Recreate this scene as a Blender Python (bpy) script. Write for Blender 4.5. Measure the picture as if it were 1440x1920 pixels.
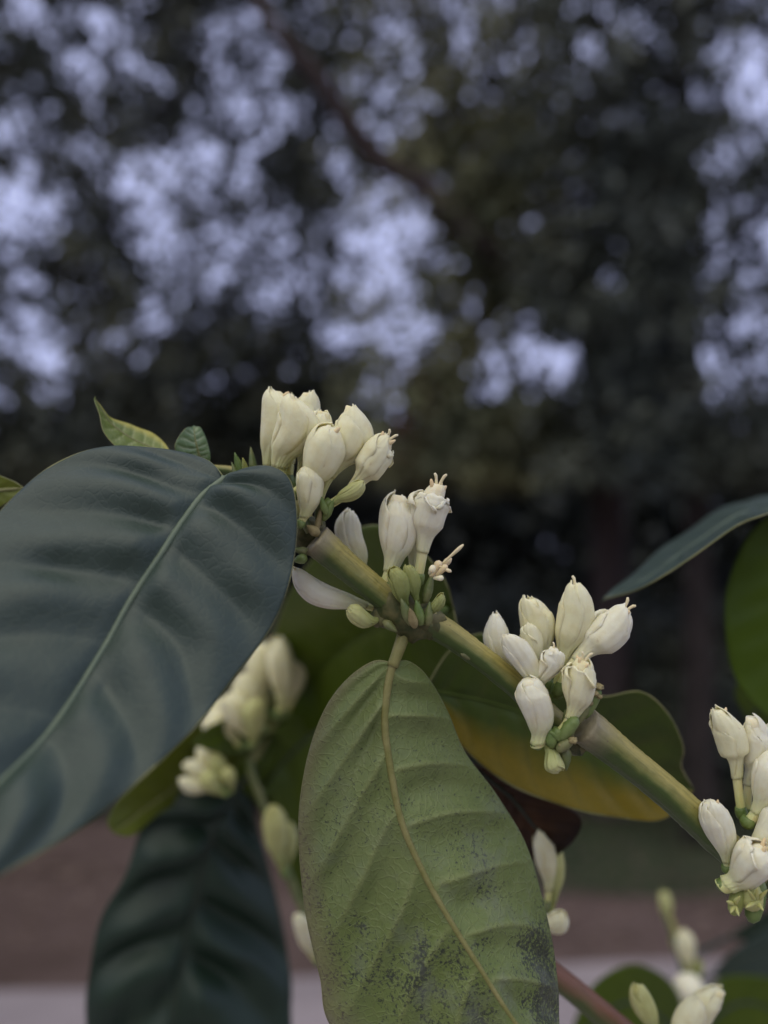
import bpy, math, random
import numpy as np
from mathutils import Vector, Matrix, noise as mnoise

# ------------------------------------------------------------------ camera, world, sun, exposure
scene = bpy.context.scene
for o in list(bpy.data.objects): bpy.data.objects.remove(o)
R = math.radians
FPX = 1444.0                       # focal length in photo pixels (1440 x 1920 photo)
D0 = 0.14                          # distance of the branch in focus, metres
PITCH = R(14.4)
CAM = Vector((0, 0, 1.2))
FWD = Vector((0, math.cos(PITCH), math.sin(PITCH)))
UPV = Vector((0, -math.sin(PITCH), math.cos(PITCH)))
RGT = Vector((1, 0, 0))
cd = bpy.data.cameras.new('camera'); cam = bpy.data.objects.new('camera', cd)
scene.collection.objects.link(cam); scene.camera = cam
cam.location = CAM; cam.rotation_euler = (R(90) + PITCH, 0, 0)
cd.sensor_fit = 'AUTO'; cd.sensor_width = 36.0; cd.lens = FPX / 1920 * 36
cd.clip_start = 0.005; cd.clip_end = 400
cd.dof.use_dof = True; cd.dof.focus_distance = D0 * 1.0; cd.dof.aperture_fstop = 6.3

SUN_EL, SUN_AZ = 52, 200           # soft light from high behind the camera, a little to the left
world = bpy.data.worlds.new('World'); scene.world = world; world.use_nodes = True
wn = world.node_tree.nodes; wl = world.node_tree.links; wn.clear()
wo = wn.new('ShaderNodeOutputWorld'); bg = wn.new('ShaderNodeBackground'); bg.inputs[1].default_value = 0.1
sky = wn.new('ShaderNodeTexSky'); sky.sky_type = 'NISHITA'; sky.sun_disc = False
sky.sun_elevation = R(SUN_EL); sky.sun_rotation = R(SUN_AZ); sky.dust_density = 4; sky.air_density = 1.0
mx = wn.new('ShaderNodeMix'); mx.data_type = 'RGBA'; mx.inputs[0].default_value = 0.86   # an overcast veil over the sky
mx.inputs[7].default_value = (8.4, 9.1, 14.0, 1)
wl.new(sky.outputs[0], mx.inputs[6]); wl.new(mx.outputs[2], bg.inputs[0]); wl.new(bg.outputs[0], wo.inputs[0])
sd = bpy.data.lights.new('sun', 'SUN'); sd.energy = 1.7; sd.angle = R(85); sd.color = (1, 0.90, 0.50)
sun = bpy.data.objects.new('sun', sd); scene.collection.objects.link(sun)
az = R(SUN_AZ); el = R(SUN_EL)
sdir = Vector((math.sin(az) * math.cos(el), math.cos(az) * math.cos(el), math.sin(el)))
sun.rotation_euler = (-sdir).to_track_quat('-Z', 'Y').to_euler(); sun.location = (0, -2, 6)
scene.view_settings.view_transform = 'Standard'; scene.view_settings.look = 'None'
scene.view_settings.exposure = -0.38; scene.view_settings.gamma = 1.0
scene.render.engine = 'CYCLES'
scene.cycles.use_denoising = True
scene.cycles.max_bounces = 5; scene.cycles.diffuse_bounces = 2; scene.cycles.transmission_bounces = 4

# ------------------------------------------------------------------ helpers
rng = random.Random(7)
nrg = np.random.default_rng(11)
col = scene.collection
def atm(px, py, depth):            # photo pixel + distance in metres -> point in the place
    return CAM + depth * (FWD + (px - 720) / FPX * RGT - (py - 960) / FPX * UPV)
def at(px, py, k=1.0): return atm(px, py, k * D0)
def pxm(n, k=1.0): return n * k * D0 / FPX

def thing(name, label, cat, loc, group=None):
    o = bpy.data.objects.new(name, None); col.objects.link(o); o.location = loc
    o.empty_display_size = 0.02
    o['label'] = label; o['category'] = cat
    if group: o['group'] = group
    return o
def wloc(o):
    p = Vector(o.location)
    while o.parent: o = o.parent; p = p + Vector(o.location)
    return p
def mesh_obj(name, verts, faces, mats, parent=None, origin=None, attrs=None, smooth=True):
    origin = Vector(origin) if origin is not None else Vector((0, 0, 0))
    me = bpy.data.meshes.new(name)
    me.from_pydata([tuple(Vector(v) - origin) for v in verts], [], faces)
    if smooth: me.polygons.foreach_set('use_smooth', [True] * len(me.polygons))
    for n_, vals in (attrs or {}).items():
        a = me.attributes.new(n_, 'FLOAT', 'POINT'); a.data.foreach_set('value', vals)
    for m in (mats if isinstance(mats, (list, tuple)) else [mats]): me.materials.append(m)
    me.update()
    o = bpy.data.objects.new(name, me); col.objects.link(o)
    if parent:
        o.parent = parent; o.location = origin - wloc(parent)
    else: o.location = origin
    return o
def catmull(pts, n, by_len=True):
    P = [Vector(p) for p in pts]
    if len(P) == 2: P = [P[0], P[0].lerp(P[1], .5), P[1]]
    Q = [2 * P[0] - P[1]] + P + [2 * P[-1] - P[-2]]
    dense = []
    for i in range(len(P) - 1):
        p0, p1, p2, p3 = Q[i:i + 4]
        for j in range(16):
            t = j / 16
            dense.append(0.5 * ((2 * p1) + (p2 - p0) * t + (2 * p0 - 5 * p1 + 4 * p2 - p3) * t * t + (3 * p1 - p0 - 3 * p2 + p3) * t ** 3))
    dense.append(P[-1])
    L = [0.0]
    for a, b in zip(dense, dense[1:]): L.append(L[-1] + (b - a).length)
    out = []; k = 0
    for i in range(n):
        s = L[-1] * i / (n - 1)
        while k < len(L) - 2 and L[k + 1] < s: k += 1
        d = L[k + 1] - L[k]
        out.append(dense[k].lerp(dense[k + 1], 0 if d < 1e-12 else min(1, (s - L[k]) / d)))
    return out
def lin(tab, t):
    for (a, b), (c, d) in zip(tab, tab[1:]):
        if t <= c:
            f = (t - a) / max(1e-9, c - a); f = min(1, max(0, f)); return b + (d - b) * f
    return tab[-1][1]
def smo(tab, t):                   # smooth table lookup
    xs = [p[0] for p in tab]; ys = [p[1] for p in tab]; n = len(xs)
    if t <= xs[0]: return ys[0]
    if t >= xs[-1]: return ys[-1]
    i = max(k for k in range(n - 1) if xs[k] <= t)
    def sl(k):
        if k == 0: return (ys[1] - ys[0]) / (xs[1] - xs[0])
        if k == n - 1: return (ys[-1] - ys[-2]) / (xs[-1] - xs[-2])
        return (ys[k + 1] - ys[k - 1]) / (xs[k + 1] - xs[k - 1])
    h = xs[i + 1] - xs[i]; u = (t - xs[i]) / h
    return (2*u**3-3*u*u+1)*ys[i] + (u**3-2*u*u+u)*h*sl(i) + (-2*u**3+3*u*u)*ys[i+1] + (u**3-u*u)*h*sl(i+1)

# ------------------------------------------------------------------ materials
def new_mat(name):
    m = bpy.data.materials.new(name); m.use_nodes = True
    nt = m.node_tree; nt.nodes.clear()
    out = nt.nodes.new('ShaderNodeOutputMaterial')
    return m, nt, out
class NB:                          # small node builder
    def __init__(s, nt): s.nt = nt
    def n(s, t, **kw):
        x = s.nt.nodes.new(t)
        for k, v in kw.items(): setattr(x, k, v)
        return x
    def l(s, a, b): s.nt.links.new(a, b)
    def noise(s, scale, detail=3, rough=.55, vec=None):
        x = s.n('ShaderNodeTexNoise'); x.inputs['Scale'].default_value = scale
        x.inputs['Detail'].default_value = detail; x.inputs['Roughness'].default_value = rough
        if vec is None: vec = s.n('ShaderNodeTexCoord').outputs['Object']
        s.l(vec, x.inputs['Vector']); return x.outputs['Fac']
    def ramp(s, fac, stops, interp='LINEAR'):
        x = s.n('ShaderNodeValToRGB'); x.color_ramp.interpolation = interp
        while len(x.color_ramp.elements) < len(stops): x.color_ramp.elements.new(.5)
        for e, (p, c) in zip(x.color_ramp.elements, stops):
            e.position = p; e.color = (*c, 1) if len(c) == 3 else c
        s.l(fac, x.inputs[0]); return x.outputs[0]
    def mix(s, fac, a, b, blend='MIX'):
        x = s.n('ShaderNodeMix', data_type='RGBA', blend_type=blend)
        for sock, v in ((x.inputs[0], fac), (x.inputs[6], a), (x.inputs[7], b)):
            if hasattr(v, 'links'): s.l(v, sock)
            elif isinstance(v, (int, float)): sock.default_value = v
            else: sock.default_value = (*v, 1)
        return x.outputs[2]
    def attr(s, name): return s.n('ShaderNodeAttribute', attribute_name=name).outputs['Fac']
    def math(s, op, a, b=None, clamp=False):
        x = s.n('ShaderNodeMath', operation=op, use_clamp=clamp)
        for sock, v in ((x.inputs[0], a), (x.inputs[1], b)):
            if v is None: continue
            if hasattr(v, 'links'): s.l(v, sock)
            else: sock.default_value = v
        return x.outputs[0]
    def bump(s, h, strength, dist):
        x = s.n('ShaderNodeBump'); x.inputs['Strength'].default_value = strength; x.inputs['Distance'].default_value = dist
        s.l(h, x.inputs['Height']); return x.outputs['Normal']
    def bsdf(s, colr, rough=.5, spec=.5, normal=None, **kw):
        x = s.n('ShaderNodeBsdfPrincipled')
        if hasattr(colr, 'links'): s.l(colr, x.inputs['Base Color'])
        else: x.inputs['Base Color'].default_value = (*colr, 1)
        if hasattr(rough, 'links'): s.l(rough, x.inputs['Roughness'])
        else: x.inputs['Roughness'].default_value = rough
        x.inputs['Specular IOR Level'].default_value = spec
        if normal: s.l(normal, x.inputs['Normal'])
        for k, v in kw.items(): x.inputs[k].default_value = v
        return x

def mat_petal(name, tip, mid, base, sss=.35, rough=.5):
    m, nt, out = new_mat(name); b = NB(nt)
    c = b.ramp(b.attr('t'), [(0, base), (.25, tuple((p + q) / 2 for p, q in zip(base, mid))), (.5, mid), (1, tip)])
    nz = b.noise(420, 3)
    c = b.mix(b.ramp(nz, [(.42, (0, 0, 0)), (.75, (.55, .55, .55))]), c, tuple(x * y for x, y in zip(mid, (.86, .78, .62))))
    sp = b.noise(900, 2, .5)
    c = b.mix(b.ramp(sp, [(.70, (0, 0, 0)), (.78, (.35, .35, .35))]), c, (.46, .33, .17))
    c = b.mix(b.math('MULTIPLY', b.ramp(b.math('ADD', b.math('ABSOLUTE', b.attr('u')), b.math('MULTIPLY', b.math('SUBTRACT', b.noise(700, 2), .5), .5)), [(.86, (0, 0, 0)), (1, (1, 1, 1))]), .28), c, tuple(x * y for x, y in zip(mid, (.80, .66, .42))))
    ve = b.math('SINE', b.math('MULTIPLY', b.math('ADD', b.attr('u'), b.math('MULTIPLY', b.noise(260, 2), .25)), 30.0))
    c = b.mix(b.math('MULTIPLY', b.ramp(ve, [(.75, (0, 0, 0)), (1, (1, 1, 1))]), .07), c, tuple(x * .72 for x in mid))
    # fine lengthwise veins across the petal
    v = b.math('SINE', b.math('MULTIPLY', b.attr('u'), 17.0))
    hgt = b.math('ADD', b.math('MULTIPLY', v, .35), b.math('MULTIPLY', b.noise(1500, 3), 1.0))
    p = b.bsdf(c, rough + .1, .25, b.bump(hgt, .4, .0002))
    p.inputs['Subsurface Weight'].default_value = sss
    p.inputs['Subsurface Radius'].default_value = (1, .75, .4); p.inputs['Subsurface Scale'].default_value = .0014
    b.l(p.outputs[0], out.inputs[0]); return m
def mat_leaf(name, dark, light, vein, rough=.4, spec=.5, transl=.0, tcol=None, vfac=.8, speck=False, margin=None, mside=0, bumpd=.0001, bscale=900, rvar=.12):
    m, nt, out = new_mat(name); b = NB(nt)
    c = b.mix(b.ramp(b.noise(60, 4), [(.35, (0, 0, 0)), (.7, (1, 1, 1))]), dark, light)
    c = b.mix(b.ramp(b.noise(420, 3), [(.5, (0, 0, 0)), (.85, (.5, .5, .5))]), c, tuple(x * .7 for x in dark))
    if margin:                     # ageing margin that turns another colour
        u = b.attr('u')
        f = b.math('MULTIPLY', u, mside) if mside else b.math('ABSOLUTE', u)
        f = b.math('ADD', f, b.math('MULTIPLY', b.math('SUBTRACT', b.noise(45, 3), .5), 1.1))
        c = b.mix(b.ramp(f, [(.36, (0, 0, 0)), (.74, (1, 1, 1))]), c, margin)
    c = b.mix(b.math('MULTIPLY', b.attr('vein'), vfac, True), c, vein)
    rr = None
    if speck:                      # sooty mould specks, thick in patches
        patch = b.ramp(b.noise(80, 4, .65), [(.40, (0, 0, 0)), (.66, (1, 1, 1))])
        grow = b.ramp(b.attr('s'), [(.10, (.05,) * 3), (.36, (.45,) * 3), (.62, (1, 1, 1))])
        f = b.ramp(b.math('ADD', b.noise(1700, 5, .75), b.math('MULTIPLY', b.math('MULTIPLY', patch, grow), .215)), [(.63, (0, 0, 0)), (.675, (1, 1, 1))])
        c = b.mix(b.math('MULTIPLY', f, .85), c, (.022, .024, .026))
        pale = b.ramp(b.noise(140, 4, .6), [(.5, (0, 0, 0)), (.68, (1, 1, 1))])
        c = b.mix(b.math('MULTIPLY', b.math('MULTIPLY', pale, grow), .45), c, (.20, .22, .17))
        tan = b.ramp(b.math('MULTIPLY', b.attr('u'), -1.0), [(.78, (0, 0, 0)), (1, (.55,) * 3)])
        c = b.mix(tan, c, (.22, .17, .10))
    rg = b.math('ADD', rough - rvar / 2, b.math('MULTIPLY', b.noise(160, 4), rvar))
    vo = b.n('ShaderNodeTexVoronoi', feature='DISTANCE_TO_EDGE'); vo.inputs['Scale'].default_value = 520
    tcv = b.n('ShaderNodeTexCoord').outputs['Object']
    wob = b.n('ShaderNodeVectorMath', operation='ADD'); nzv = b.n('ShaderNodeTexNoise'); nzv.inputs['Scale'].default_value = 300
    scl = b.n('ShaderNodeVectorMath', operation='SCALE'); scl.inputs['Scale'].default_value = .0022
    b.l(tcv, nzv.inputs['Vector']); b.l(nzv.outputs['Color'], scl.inputs[0]); b.l(tcv, wob.inputs[0]); b.l(scl.outputs[0], wob.inputs[1]); b.l(wob.outputs[0], vo.inputs['Vector'])
    net = b.ramp(vo.outputs['Distance'], [(0, (0, 0, 0)), (.10, (1, 1, 1))])
    hh = b.math('ADD', b.noise(bscale, 4, .6), b.math('MULTIPLY', net, .55 * (-1 if speck else 1)))
    c = b.mix(b.math('MULTIPLY', b.math('SUBTRACT', 1.0, net), .16), c, vein)
    dust = b.ramp(b.noise(2600, 2, .5), [(.72, (0, 0, 0)), (.78, (.5,) * 3)])
    c = b.mix(b.math('MULTIPLY', dust, .35), c, (.32, .33, .28))
    p = b.bsdf(c, rg, spec, b.bump(hh, .5, bumpd))
    sh = p.outputs[0]
    if transl > 0:
        t = b.n('ShaderNodeBsdfTranslucent')
        if tcol: t.inputs[0].default_value = (*tcol, 1)
        else: b.l(c, t.inputs[0])
        mxs = b.n('ShaderNodeMixShader'); mxs.inputs[0].default_value = transl
        b.l(sh, mxs.inputs[1]); b.l(t.outputs[0], mxs.inputs[2]); sh = mxs.outputs[0]
    b.l(sh, out.inputs[0]); return m
def mat_plain(name, a, c2, scale, rough=.6, spec=.4, bumpd=0, bscale=None, sss=0):
    m, nt, out = new_mat(name); b = NB(nt)
    c = b.mix(b.ramp(b.noise(scale, 4), [(.35, (0, 0, 0)), (.68, (1, 1, 1))]), a, c2)
    nrm = b.bump(b.noise(bscale or scale * 3, 4, .6), .6, bumpd) if bumpd else None
    p = b.bsdf(c, rough, spec, nrm)
    if sss:
        p.inputs['Subsurface Weight'].default_value = sss; p.inputs['Subsurface Scale'].default_value = .001
        p.inputs['Subsurface Radius'].default_value = (.8, 1, .4)
    b.l(p.outputs[0], out.inputs[0]); return m
def mat_stem(name, green, tan, brown):
    m, nt, out = new_mat(name); b = NB(nt)
    # 'a' runs around the stem: the weathered upper flank is tan, the lower flank still green
    f = b.math('ADD', b.attr('a'), b.math('MULTIPLY', b.math('SUBTRACT', b.noise(130, 4), .5), .7))
    f = b.math('ADD', f, b.attr('w'))
    c = b.ramp(f, [(.36, green), (.58, tuple((x + y) / 2 for x, y in zip(green, tan))), (.82, tan)])
    cx = b.n('ShaderNodeCombineXYZ'); b.l(b.attr('gx'), cx.inputs[0]); b.l(b.attr('gy'), cx.inputs[1]); b.l(b.math('MULTIPLY', b.attr('ln'), 26.0), cx.inputs[2])
    streak = b.noise(5.5, 4, .65, cx.outputs[0])
    c = b.mix(b.ramp(streak, [(.45, (0, 0, 0)), (.75, (.55,) * 3)]), c, tuple(x * .55 for x in green))
    spots = b.ramp(b.noise(700, 3, .6), [(.66, (0, 0, 0)), (.74, (.8,) * 3)])
    c = b.mix(spots, c, brown)
    c = b.mix(b.attr('scar'), c, b.mix(b.noise(500, 3), (.14, .12, .065), (.38, .335, .20)))
    p = b.bsdf(c, .45, .4, b.bump(b.math('ADD', streak, b.noise(900, 4)), .5, .00022))
    b.l(p.outputs[0], out.inputs[0]); return m

M = {}
M['petal'] = mat_petal('petal_cream', (.84, .79, .50), (.82, .765, .45), (.54, .58, .18))
M['petal_w'] = mat_petal('petal_white', (.86, .82, .60), (.85, .80, .55), (.58, .62, .22))
M['petal_g'] = mat_petal('petal_greenish', (.58, .57, .24), (.50, .52, .20), (.24, .30, .08))
M['petal_gg'] = mat_petal('petal_green_bud', (.36, .37, .13), (.26, .30, .09), (.12, .17, .03))
M['petal_p'] = mat_petal('petal_withered', (.76, .60, .34), (.78, .66, .42), (.35, .33, .14))
M['style'] = mat_plain('style_cream', (.84, .76, .50), (.80, .68, .40), 400, .5, .3, 0, None, .2)
M['anther'] = mat_plain('anther_tan', (.70, .52, .27), (.80, .66, .38), 600, .6, .3)
M['calyx'] = mat_plain('calyx_green', (.09, .15, .03), (.20, .26, .08), 300, .45, .4, .0002, 700)
M['bract'] = mat_plain('bract_green', (.10, .14, .04), (.22, .22, .09), 350, .5, .4, .0002, 700)
M['node'] = mat_plain('node_bark', (.045, .060, .016), (.17, .15, .055), 300, .6, .35, .0005, 600)
M['scale'] = mat_plain('bud_scale_tan', (.19, .155, .07), (.33, .28, .13), 400, .7, .2, .0004, 700)
M['insect'] = mat_plain('scale_insect', (.16, .10, .06), (.26, .17, .10), 900, .5, .4)
M['insect2'] = mat_plain('scale_insect_pale', (.19, .19, .08), (.12, .13, .05), 900, .5, .4)
M['stem'] = mat_stem('stem_bark', (.062, .10, .020), (.36, .31, .085), (.10, .07, .035))
M['stem_red'] = mat_stem('stem_bark_red', (.09, .12, .035), (.22, .105, .065), (.10, .05, .035))
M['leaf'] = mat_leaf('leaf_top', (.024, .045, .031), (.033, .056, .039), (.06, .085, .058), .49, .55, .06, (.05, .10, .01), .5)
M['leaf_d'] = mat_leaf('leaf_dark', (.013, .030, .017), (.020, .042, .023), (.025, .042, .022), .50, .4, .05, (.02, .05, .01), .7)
M['leaf_u'] = mat_leaf('leaf_underside', (.15, .20, .05), (.19, .24, .08), (.27, .30, .11), .47, .42, .10, (.10, .16, .02), .5, True, None, 0, .00025, 1200)
M['leaf_b'] = mat_leaf('leaf_behind', (.08, .125, .008), (.105, .155, .011), (.12, .17, .03), .42, .35, .35, (.06, .12, .004), .5)
M['leaf_y'] = mat_leaf('leaf_ageing', (.05, .085, .010), (.075, .11, .013), (.08, .09, .02), .42, .35, .18, (.10, .12, .006), .5, False, (.23, .175, .014), 1)
M['leaf_g'] = mat_leaf('leaf_backlit', (.10, .17, .006), (.12, .20, .008), (.11, .17, .02), .45, .35, .45, (.12, .22, .006), .3)  # base green brightened in place of light through the blade from behind
M['leaf_yg'] = mat_leaf('leaf_yellow_green', (.10, .13, .010), (.14, .17, .012), (.2, .22, .03), .42, .4, .3, (.2, .24, .01), .4)
M['leaf_n'] = mat_leaf('leaf_young', (.15, .20, .03), (.19, .24, .035), (.40, .44, .18), .38, .5, .2, (.2, .3, .03), .9, False, (.44, .40, .06), 1)
M['leaf_n2'] = mat_leaf('leaf_young_pale', (.10, .17, .06), (.13, .21, .08), (.46, .54, .34), .36, .5, .15, (.2, .3, .05), .9)
M['leaf_w'] = mat_leaf('leaf_withered', (.010, .006, .004), (.075, .032, .007), (.03, .015, .008), .5, .25, .1, (.2, .06, .01), .4)
M['edge'] = mat_plain('leaf_edge', (.18, .19, .07), (.25, .24, .10), 200, .5, .3)
M['edge_d'] = mat_plain('leaf_edge_dark', (.03, .05, .02), (.06, .07, .03), 200, .5, .3)
M['rib'] = mat_plain('midrib_pale', (.115, .155, .10), (.14, .18, .11), 300, .45, .4)
M['rib_d'] = mat_plain('midrib_dark', (.025, .04, .025), (.035, .05, .03), 300, .45, .4)
M['rib_g'] = mat_plain('midrib_green', (.055, .085, .012), (.075, .105, .02), 300, .7, .2)
M['rib_u'] = mat_plain('midrib_olive', (.19, .19, .05), (.27, .25, .09), 300, .5, .4, .0002, 900)

# ------------------------------------------------------------------ shape builders
def frame(z):
    z = z.normalized()
    ref = FWD if abs(z.dot(FWD)) < .9 else UPV
    x = (-ref - z * (-ref).dot(z)).normalized()        # side turned to the camera
    return x, z.cross(x), z
def tube_geo(pts, radii, nseg=14, ridge=0.0, flat=1.0, nz=0.0, cap=True, seed=0, scar=None):
    n = len(pts); V = []; F = []; A = []; W = []; S = []; GX = []; GY = []; LN = []; run = 0.0
    px = None
    for i, p in enumerate(pts):
        tg = (pts[min(i + 1, n - 1)] - pts[max(i - 1, 0)]).normalized()
        if px is None: x, y, _ = frame(tg)
        else:
            x = (px - tg * px.dot(tg)).normalized(); y = tg.cross(x)
        px = x
        r = radii[i]
        if i: run += (p - pts[i - 1]).length
        for j in range(nseg):
            a = 2 * math.pi * j / nseg
            rr = r * (1 + ridge * math.cos(2 * a) + ridge * .5 * math.cos(4 * a + .6) + ridge * .22 * math.cos(11 * a + 1.1))
            d = x * math.cos(a) + y * math.sin(a) * flat
            q = p + d * rr
            if nz:
                q = q + d * (r * nz * mnoise.noise(q * (1.3 / max(r, 1e-6)) + Vector((seed, 0, 0))))
            V.append(q); GX.append(math.cos(a)); GY.append(math.sin(a)); LN.append(run)
            A.append(.5 + .5 * d.dot((UPV + RGT * .7).normalized())); W.append(0.0)
            S.append(scar[i] if scar else 0.0)
    for i in range(n - 1):
        for j in range(nseg):
            a = i * nseg + j; b = i * nseg + (j + 1) % nseg
            F.append((a, b, b + nseg, a + nseg))
    if cap:
        for i, flip in ((0, True), (n - 1, False)):
            k = len(V); V.append(pts[i]); A.append(.5); W.append(0); GX.append(0); GY.append(0); LN.append(run * (i > 0)); S.append(scar[i] if scar else 0)
            for j in range(nseg):
                a = i * nseg + j; b = i * nseg + (j + 1) % nseg
                F.append((k, b, a) if flip else (k, a, b))
    return V, F, {'a': A, 'w': W, 'scar': S, 'gx': GX, 'gy': GY, 'ln': LN}
def tube(name, parent, pts, radii, mat, nseg=10, n=None, **kw):
    P = catmull(pts, n or max(6, 4 * len(pts)))
    m = len(P)
    tab = [(i / (len(radii) - 1), r) for i, r in enumerate(radii)]
    RR = [smo(tab, i / (m - 1)) for i in range(m)]
    sc = kw.pop('scar_tab', None)
    if sc: kw['scar'] = [lin(sc, i / (m - 1)) for i in range(m)]
    V, F, at_ = tube_geo(P, RR, nseg, **kw)
    return mesh_obj(name, V, F, mat, parent, P[0], at_)
def lump(name, parent, px, py, k, r, mat, sq=(1, 1, 1), nz=.25, seed=0, axis=None):
    import bmesh
    bm = bmesh.new(); bmesh.ops.create_icosphere(bm, subdivisions=3, radius=1)
    c = at(px, py, k); rm = pxm(r, k)
    x, y, z = frame(Vector(axis) if axis is not None else UPV)
    for v in bm.verts:
        f = 1 + nz * mnoise.noise(v.co * 1.6 + Vector((seed * 3.1, 0, 0))) + nz * .5 * mnoise.noise(v.co * 4 + Vector((0, seed * 1.7, 0)))
        v.co = (x * v.co.x * sq[0] + y * v.co.y * sq[1] + z * v.co.z * sq[2]) * rm * f
    me = bpy.data.meshes.new(name); bm.to_mesh(me); bm.free()
    me.polygons.foreach_set('use_smooth', [True] * len(me.polygons)); me.materials.append(mat)
    o = bpy.data.objects.new(name, me); col.objects.link(o); o.parent = parent; o.location = c - wloc(parent)
    return o

def leaf(parent, mid, left, right, mat, ns=70, nu=22, N=9, slant=1.2, slant_r=None, ridge=0, sexp=.95, quilt=5, cup=0.0, rim=None, rib=None, rib_r=(9, 3), rib_side=1, groove=3,
         thick=3, petiole=None, pet_r=9, name='leaf', wav=0.0, vein_w=.10, label=None, rib_from=0.0, seed=0, margin_r=0):
    """mid/left/right: pixel+distance outlines from base to tip; sizes in photo pixels at D0."""
    u1 = pxm(1)
    Mi = catmull([at(*p) for p in mid], ns); Le = catmull([at(*p) for p in left], ns); Ri = catmull([at(*p) for p in right], ns)
    W = 2 * nu + 1
    V = []; VE = []; UU = []; SS = []; midp = []; midn = []
    for i in range(ns):
        s = i / (ns - 1)
        tg = (Mi[min(i + 1, ns - 1)] - Mi[max(i - 1, 0)]).normalized()
        across = Ri[i] - Le[i]
        nr = across.cross(tg)
        nr = nr.normalized() if nr.length > 1e-9 else -FWD
        if nr.dot(FWD) > 0: nr = -nr                      # towards the camera
        for j in range(W):
            u = (j - nu) / nu; au = abs(u)
            E = Le[i] if u < 0 else Ri[i]
            wd = (E - Mi[i]).length
            p = Mi[i].lerp(E, au) + nr * (cup * 4 * au * (1 - au) * wd)
            ph = N * s ** sexp - (slant if u < 0 or slant_r is None else slant_r) * au ** 1.2 * (1 - .3 * s) + (.33 if u < 0 else 0) + .32 * mnoise.noise(Vector((s * 5, u * .8, seed)))
            f = ph - math.floor(ph)
            pil = (.5 - .5 * math.cos(2 * math.pi * f)) ** .8
            env = (1 - au ** 5) * min(1, au * 6) * min(1, wd / (60 * u1)) * min(1, s * 8)
            h = quilt * u1 * (pil - .5) * env * (.8 + .9 * mnoise.noise(Vector((s * 6, u * 2, 3 + seed))))
            h += ridge * u1 * max(0.0, 1 - min(f, 1 - f) / .07) * env
            h += wav * u1 * (mnoise.noise(Vector((s * 4, u * 1.5, 9 + seed))) + au ** 3 * math.sin(s * 23 + (1.5 if u < 0 else 0)) * .6)
            h -= groove * u1 * math.exp(-(au * wd / (14 * u1)) ** 2)
            p = p + nr * h
            V.append(p)
            dv = min(f, 1 - f)
            VE.append(max(0.0, 1 - dv / vein_w) * (1 - au ** 3) * (1 if au > .02 else .6)); UU.append(u); SS.append(s)
            if j == nu: midp.append(p); midn.append(nr)
    F = [(i * W + j, i * W + j + 1, (i + 1) * W + j + 1, (i + 1) * W + j) for i in range(ns - 1) for j in range(W - 1)]
    mats = [mat] + ([rim] if rim else [])
    o = mesh_obj(name, V, F, mats, parent, V[nu], {'vein': VE, 'u': UU, 's': SS})
    so = o.modifiers.new('thickness', 'SOLIDIFY'); so.thickness = thick * u1; so.offset = 0
    if rim: so.material_offset_rim = 1
    if label: o['label'] = label
    if rib:
        k0 = int(rib_from * (ns - 1))
        mp = [p + n_ * (rib_side * rib_r[0] * u1 * .25) for p, n_ in zip(midp, midn)][k0:]
        m = len(mp)
        RR = [u1 * (rib_r[0] + (rib_r[1] - rib_r[0]) * i / (m - 1)) * (1 if i < m - 3 else .5) for i in range(m)]
        Vv, Ff, aa = tube_geo(mp, RR, 8, nz=.12, seed=seed)
        mesh_obj('midrib', Vv, Ff, rib, o, mp[0], aa)
    if margin_r:
        for jj in (0, W - 1):
            mp = [V[i * W + jj] for i in range(0, ns, 2)]
            Vv, Ff, aa = tube_geo(mp, [u1 * margin_r * (.7 + .5 * abs(mnoise.noise(p * 90))) for p in mp], 6)
            mesh_obj('leaf_margin', Vv, Ff, rim or mat, o, mp[0], aa)
    if petiole:
        pts = [at(*p) for p in petiole] + [midp[min(2, ns - 1)]]
        P = catmull(pts, 14)
        Vv, Ff, aa = tube_geo(P, [u1 * (pet_r * 1.25 - .25 * pet_r * i / 13) for i in range(14)], 10, nz=.08)
        mesh_obj('petiole', Vv, Ff, rib or mat, o, P[0], aa)
    return o

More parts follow.
